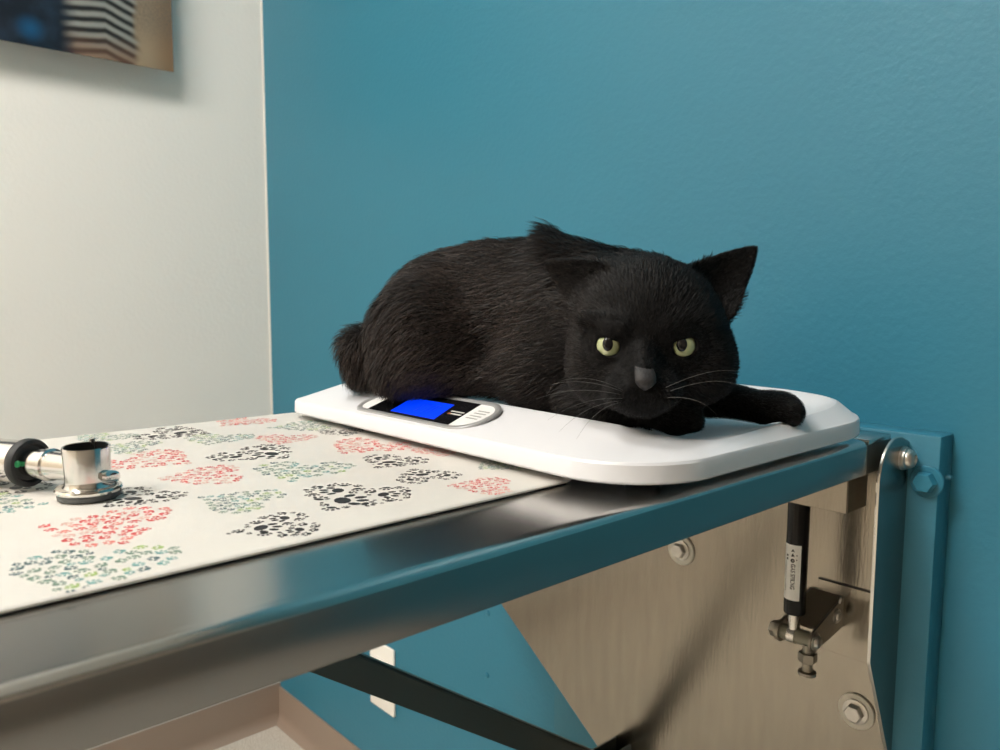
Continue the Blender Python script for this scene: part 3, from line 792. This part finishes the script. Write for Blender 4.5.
for e in EYES:
    ec = Vector(e); eo = part('eye', sphere(bmesh.new(), ec, .0086), 'iris')
    g = (CAMV-ec).normalized(); pc = ec+g*.0078+Vector((0, 0, .0010))
    bm = bmesh.new(); sphere(bm, (0, 0, 0), .0036, .92, .42, 1.22, 20)
    rot = Vector((0, -1, 0)).rotation_difference(g).to_matrix().to_4x4()
    bmesh.ops.transform(bm, matrix=Matrix.Translation(pc) @ rot, verts=bm.verts)
    part('pupil', bm, 'pupil', parent=eo)
# nose leather: wedge with a flat front
bm = bmesh.new()
secs = [(.0490, -.1240, .0026), (.0470, -.1275, .0046), (.0440, -.1330, .0058), (.0390, -.1372, .0064), (.0355, -.1382, .0062), (.0325, -.1362, .0038), (.0305, -.1330, .0012)]
rg = []
for z, y, hw in secs:
    cx = .0390-.0003*(z-.04)/.01
    rg.append([bm.verts.new((cx+hw*math.cos(math.pi*k/8), y+.0035*(1-math.sin(math.pi*k/8)), z)) for k in range(9)]+[bm.verts.new((cx, y+.008, z))])
for i in range(len(rg)-1):
    n = len(rg[i])
    for k in range(n): bm.faces.new((rg[i][k], rg[i][(k+1) % n], rg[i+1][(k+1) % n], rg[i+1][k]))
bm.faces.new(rg[0]); bm.faces.new(rg[-1][::-1])
part('nose', bm, 'nose')
# whiskers
WH = []
for sgn, bx, ends in ((-1, .026, [(-.012, -.150, .038), (-.026, -.140, .026), (-.020, -.155, .016), (-.014, -.160, .010), (-.004, -.160, .006), (-.018, -.138, .034)]),
                      (1, .0535, [(.088, -.150, .044), (.092, -.140, .035), (.078, -.150, .018)])):
    for i, e in enumerate(ends):
        a = Vector((bx+random.uniform(-.003, .003), -.1300, .0270+(e[2]-.024)*.22)); b = Vector(e); c = (a+b)/2+Vector((sgn*.004, -.008, .009))
        WH.append([a*(1-t)**2+c*2*t*(1-t)+b*t*t for t in [k/10 for k in range(11)]])
for p in WH:
    p = [Vector((q.x, q.y, max(q.z, float(tray(np.array([q.x]), np.array([q.y]))[0])+.0012))) for q in p]
    n = len(p); bm = bmesh.new(); tube(bm, p, [.00012*(1-.6*k/(n-1)) for k in range(n)], 5); part('whisker', bm, 'whisker')

# fur: tapered strands combed along the body
def make_fur(n):
    v = V; tri = np.concatenate([F[:, [0, 1, 2]], F[:, [0, 2, 3]]])
    A, B, C = v[tri[:, 0]], v[tri[:, 1]], v[tri[:, 2]]
    cr = np.cross(B-A, C-A); ar = np.linalg.norm(cr, axis=1)
    vn = np.zeros_like(v)
    for k in range(3): np.add.at(vn, tri[:, k], cr)
    vn /= np.linalg.norm(vn, axis=1)[:, None]+1e-12
    cen = (A+B+C)/3
    # fewer hairs on the hidden underside, more on the head and legs where they are short
    w = ar*np.where(cen[:, 2] < tray(cen[:, 0], cen[:, 1])+.004, .1, 1)*np.where(cen[:, 1] < -.03, 2.0, 1)*np.where(cen[:, 1] > .11, .4, 1)
    w /= w.sum(); pick = RNG.choice(len(tri), n, p=w)
    r1, r2 = RNG.random(n), RNG.random(n); q = np.sqrt(r1)
    a, b, c = 1-q, q*(1-r2), q*r2
    T = tri[pick]
    P = v[T[:, 0]]*a[:, None]+v[T[:, 1]]*b[:, None]+v[T[:, 2]]*c[:, None]
    Nn = vn[T[:, 0]]*a[:, None]+vn[T[:, 1]]*b[:, None]+vn[T[:, 2]]*c[:, None]; Nn /= np.linalg.norm(Nn, axis=1)[:, None]+1e-12
    ok = np.ones(n, bool)
    for e in EYES: ok &= np.linalg.norm(P-e, axis=1) > .0105
    ok &= np.linalg.norm(P-np.array((.0385, -.136, .037)), axis=1) > .0075
    P, Nn = P[ok], Nn[ok]; n = len(P)
    x, y, z = P.T
    # direction field
    head = 1/(1+np.exp(-((x-.02)*.45+(-.045-y))/.008)); head = np.where(z > .004, head, head)
    nose = np.array((.039, -.137, .040))
    dh = P-nose; dh /= np.linalg.norm(dh, axis=1)[:, None]
    db = np.stack([-np.ones(n)*.9, .25+0*x, -.15-2.2*np.clip(.09-z, 0, .1)], 1)
    rump = np.clip((-.10-x)/.05, 0, 1); db[:, 2] -= rump*1.4; db[:, 0] += rump*.55
    legm = ((x > .085) & (z < .034) & (y > -.075)); legm = legm | ((z < .022) & (y < -.055) & (x > .055))
    D = dh*head[:, None]+db*(1-head)[:, None]
    D[legm] = np.array((.9, -.35, -.1))
    earm = ((x > .094) & (z > .088)) | ((x < .012) & (z > .088) & (y < -.035) & (y > -.085))
    D[earm & (x > .05)] = np.array((.7, .1, .7)); D[earm & (x < .05)] = np.array((-.9, .3, .3))
    D += RNG.normal(0, .17, D.shape)
    D -= Nn*(D*Nn).sum(1)[:, None]; D /= np.linalg.norm(D, axis=1)[:, None]+1e-9
    L = .0125*(1-head)+.0058*head
    face = np.clip(1-np.linalg.norm((P-np.array((.0415, -.125, .045)))/np.array((.034, .03, .04)), axis=1), 0, 1); L *= 1-.6*np.clip(face*2, 0, 1)
    L = np.where(legm, .0042, L); L = np.where(earm, .0032, L)
    brow = np.zeros(n, bool)
    for e in EYES: brow |= np.linalg.norm(P-e, axis=1) < .016
    L = np.where(brow, .0022, L)
    tailm = (x < -.155) & (z < .075); L = np.where(tailm, .0105, L)
    tuft = np.exp(-(((x+.002)/.010)**2+((z-.124)/.02)**2)); L *= 1+.6*tuft
    L *= RNG.uniform(.55, 1.25, n)
    lift = .34+RNG.normal(0, .10, n)+.75*tuft+.2*tailm; lift = np.where(legm | earm, .22, lift); lift = np.where(brow, .1, lift); lift = np.clip(lift, .05, 1.2)
    p0 = P-Nn*.0012
    p1 = P+D*(L*.5)[:, None]+Nn*(L*lift*.55)[:, None]
    p2 = P+D*L[:, None]+Nn*(L*lift*.75)[:, None]; p2[:, 2] -= L*.08
    tz0 = tray(p2[:, 0], p2[:, 1])+.0006; p2[:, 2] = np.maximum(p2[:, 2], tz0); tz1 = tray(p1[:, 0], p1[:, 1])+.0006; p1[:, 2] = np.maximum(p1[:, 2], tz1)
    W = np.cross(D, Nn); ro = RNG.normal(0, .5, n)[:, None]; W = W+Nn*ro; W /= np.linalg.norm(W, axis=1)[:, None]+1e-9
    wd = (np.clip(L*.030, .00016, .00036))[:, None]
    vs = np.stack([p0-W*wd, p0+W*wd, p1-W*wd*.8, p1+W*wd*.8, p2], 1).reshape(-1, 3)
    vs[:, 2] = np.maximum(vs[:, 2], tray(vs[:, 0], vs[:, 1])+.0018)
    base = np.arange(n)[:, None]*5
    loops = np.concatenate([base+np.array([[0, 1, 3, 2]]), base+np.array([[2, 3, 4]])], 1).reshape(-1)
    m = bpy.data.meshes.new('fur'); m.vertices.add(len(vs)); m.vertices.foreach_set('co', vs.astype(np.float32).ravel())
    m.loops.add(len(loops)); m.loops.foreach_set('vertex_index', loops.astype(np.int32))
    st_ = (np.arange(n)[:, None]*7+np.array([[0, 4]])).reshape(-1)
    m.polygons.add(2*n); m.polygons.foreach_set('loop_start', st_.astype(np.int32))
    m.update(calc_edges=True); m.validate()
    m.materials.append(M['fur']); m.shade_smooth()
    o = bpy.data.objects.new('fur', m); COL.objects.link(o); o.parent = cat
    return o
make_fur(110000)

# ------------------------------------------------------------------ ceiling light and an added fill panel
def panel(x, y, w, d_, e, lb):
    t = thing('ceiling_light', lb, 'light', (x, y, RZ))
    bm = bmesh.new()
    for a in ((x-w/2-.02, x-w/2, y-d_/2-.02, y+d_/2+.02), (x+w/2, x+w/2+.02, y-d_/2-.02, y+d_/2+.02), (x-w/2, x+w/2, y-d_/2-.02, y-d_/2), (x-w/2, x+w/2, y+d_/2, y+d_/2+.02)):
        box(bm, a[0], a[1], a[2], a[3], RZ-.02, RZ, .001)
    from_bm('frame', bm, 'fixture', t)
    ml = M['diffuser'].copy(); ml.node_tree.nodes['Principled BSDF'].inputs['Emission Strength'].default_value = e; M['dif%g' % x] = ml
    bm = bmesh.new(); box(bm, x-w/2, x+w/2, y-d_/2, y+d_/2, RZ-.012, RZ-.001); from_bm('diffuser', bm, 'dif%g' % x, t)
panel(.82, -.92, .36, .36, 39, 'square ceiling light panel nearest the white wall, above the table')
panel(1.0, -2.15, .60, 1.1, 29, 'added unseen fill light panel on the ceiling over the back of the room')  # unseen fill panel, added to brighten the walls and soften shadows

w = bpy.data.worlds.new('world'); sc.world = w; w.use_nodes = True
w.node_tree.nodes['Background'].inputs['Color'].default_value = (.9, .95, 1, 1); w.node_tree.nodes['Background'].inputs['Strength'].default_value = .05

# ------------------------------------------------------------------ camera
f_, yaw, pitch, roll = 787.247, .83233, .10389, .00432
fw = Vector((-math.sin(yaw)*math.cos(pitch), math.cos(yaw)*math.cos(pitch), -math.sin(pitch)))
rt = Vector((math.cos(yaw), math.sin(yaw), 0)); up = rt.cross(fw)
r3 = rt*math.cos(roll)+up*math.sin(roll); u3 = up*math.cos(roll)-rt*math.sin(roll)
cd = bpy.data.cameras.new('camera'); co = bpy.data.objects.new('camera', cd); COL.objects.link(co)
mw = Matrix((r3, u3, -fw)).transposed().to_4x4(); mw.translation = (1.51127, -.7384, .9171); co.matrix_world = mw
cd.sensor_width = 36; cd.lens = f_/1000*36; cd.clip_start = .01
cd.dof.use_dof = True; cd.dof.focus_distance = .54; cd.dof.aperture_fstop = 13
sc.camera = co
sc.view_settings.view_transform = 'Standard'; sc.view_settings.look = 'None'; sc.view_settings.exposure = 0
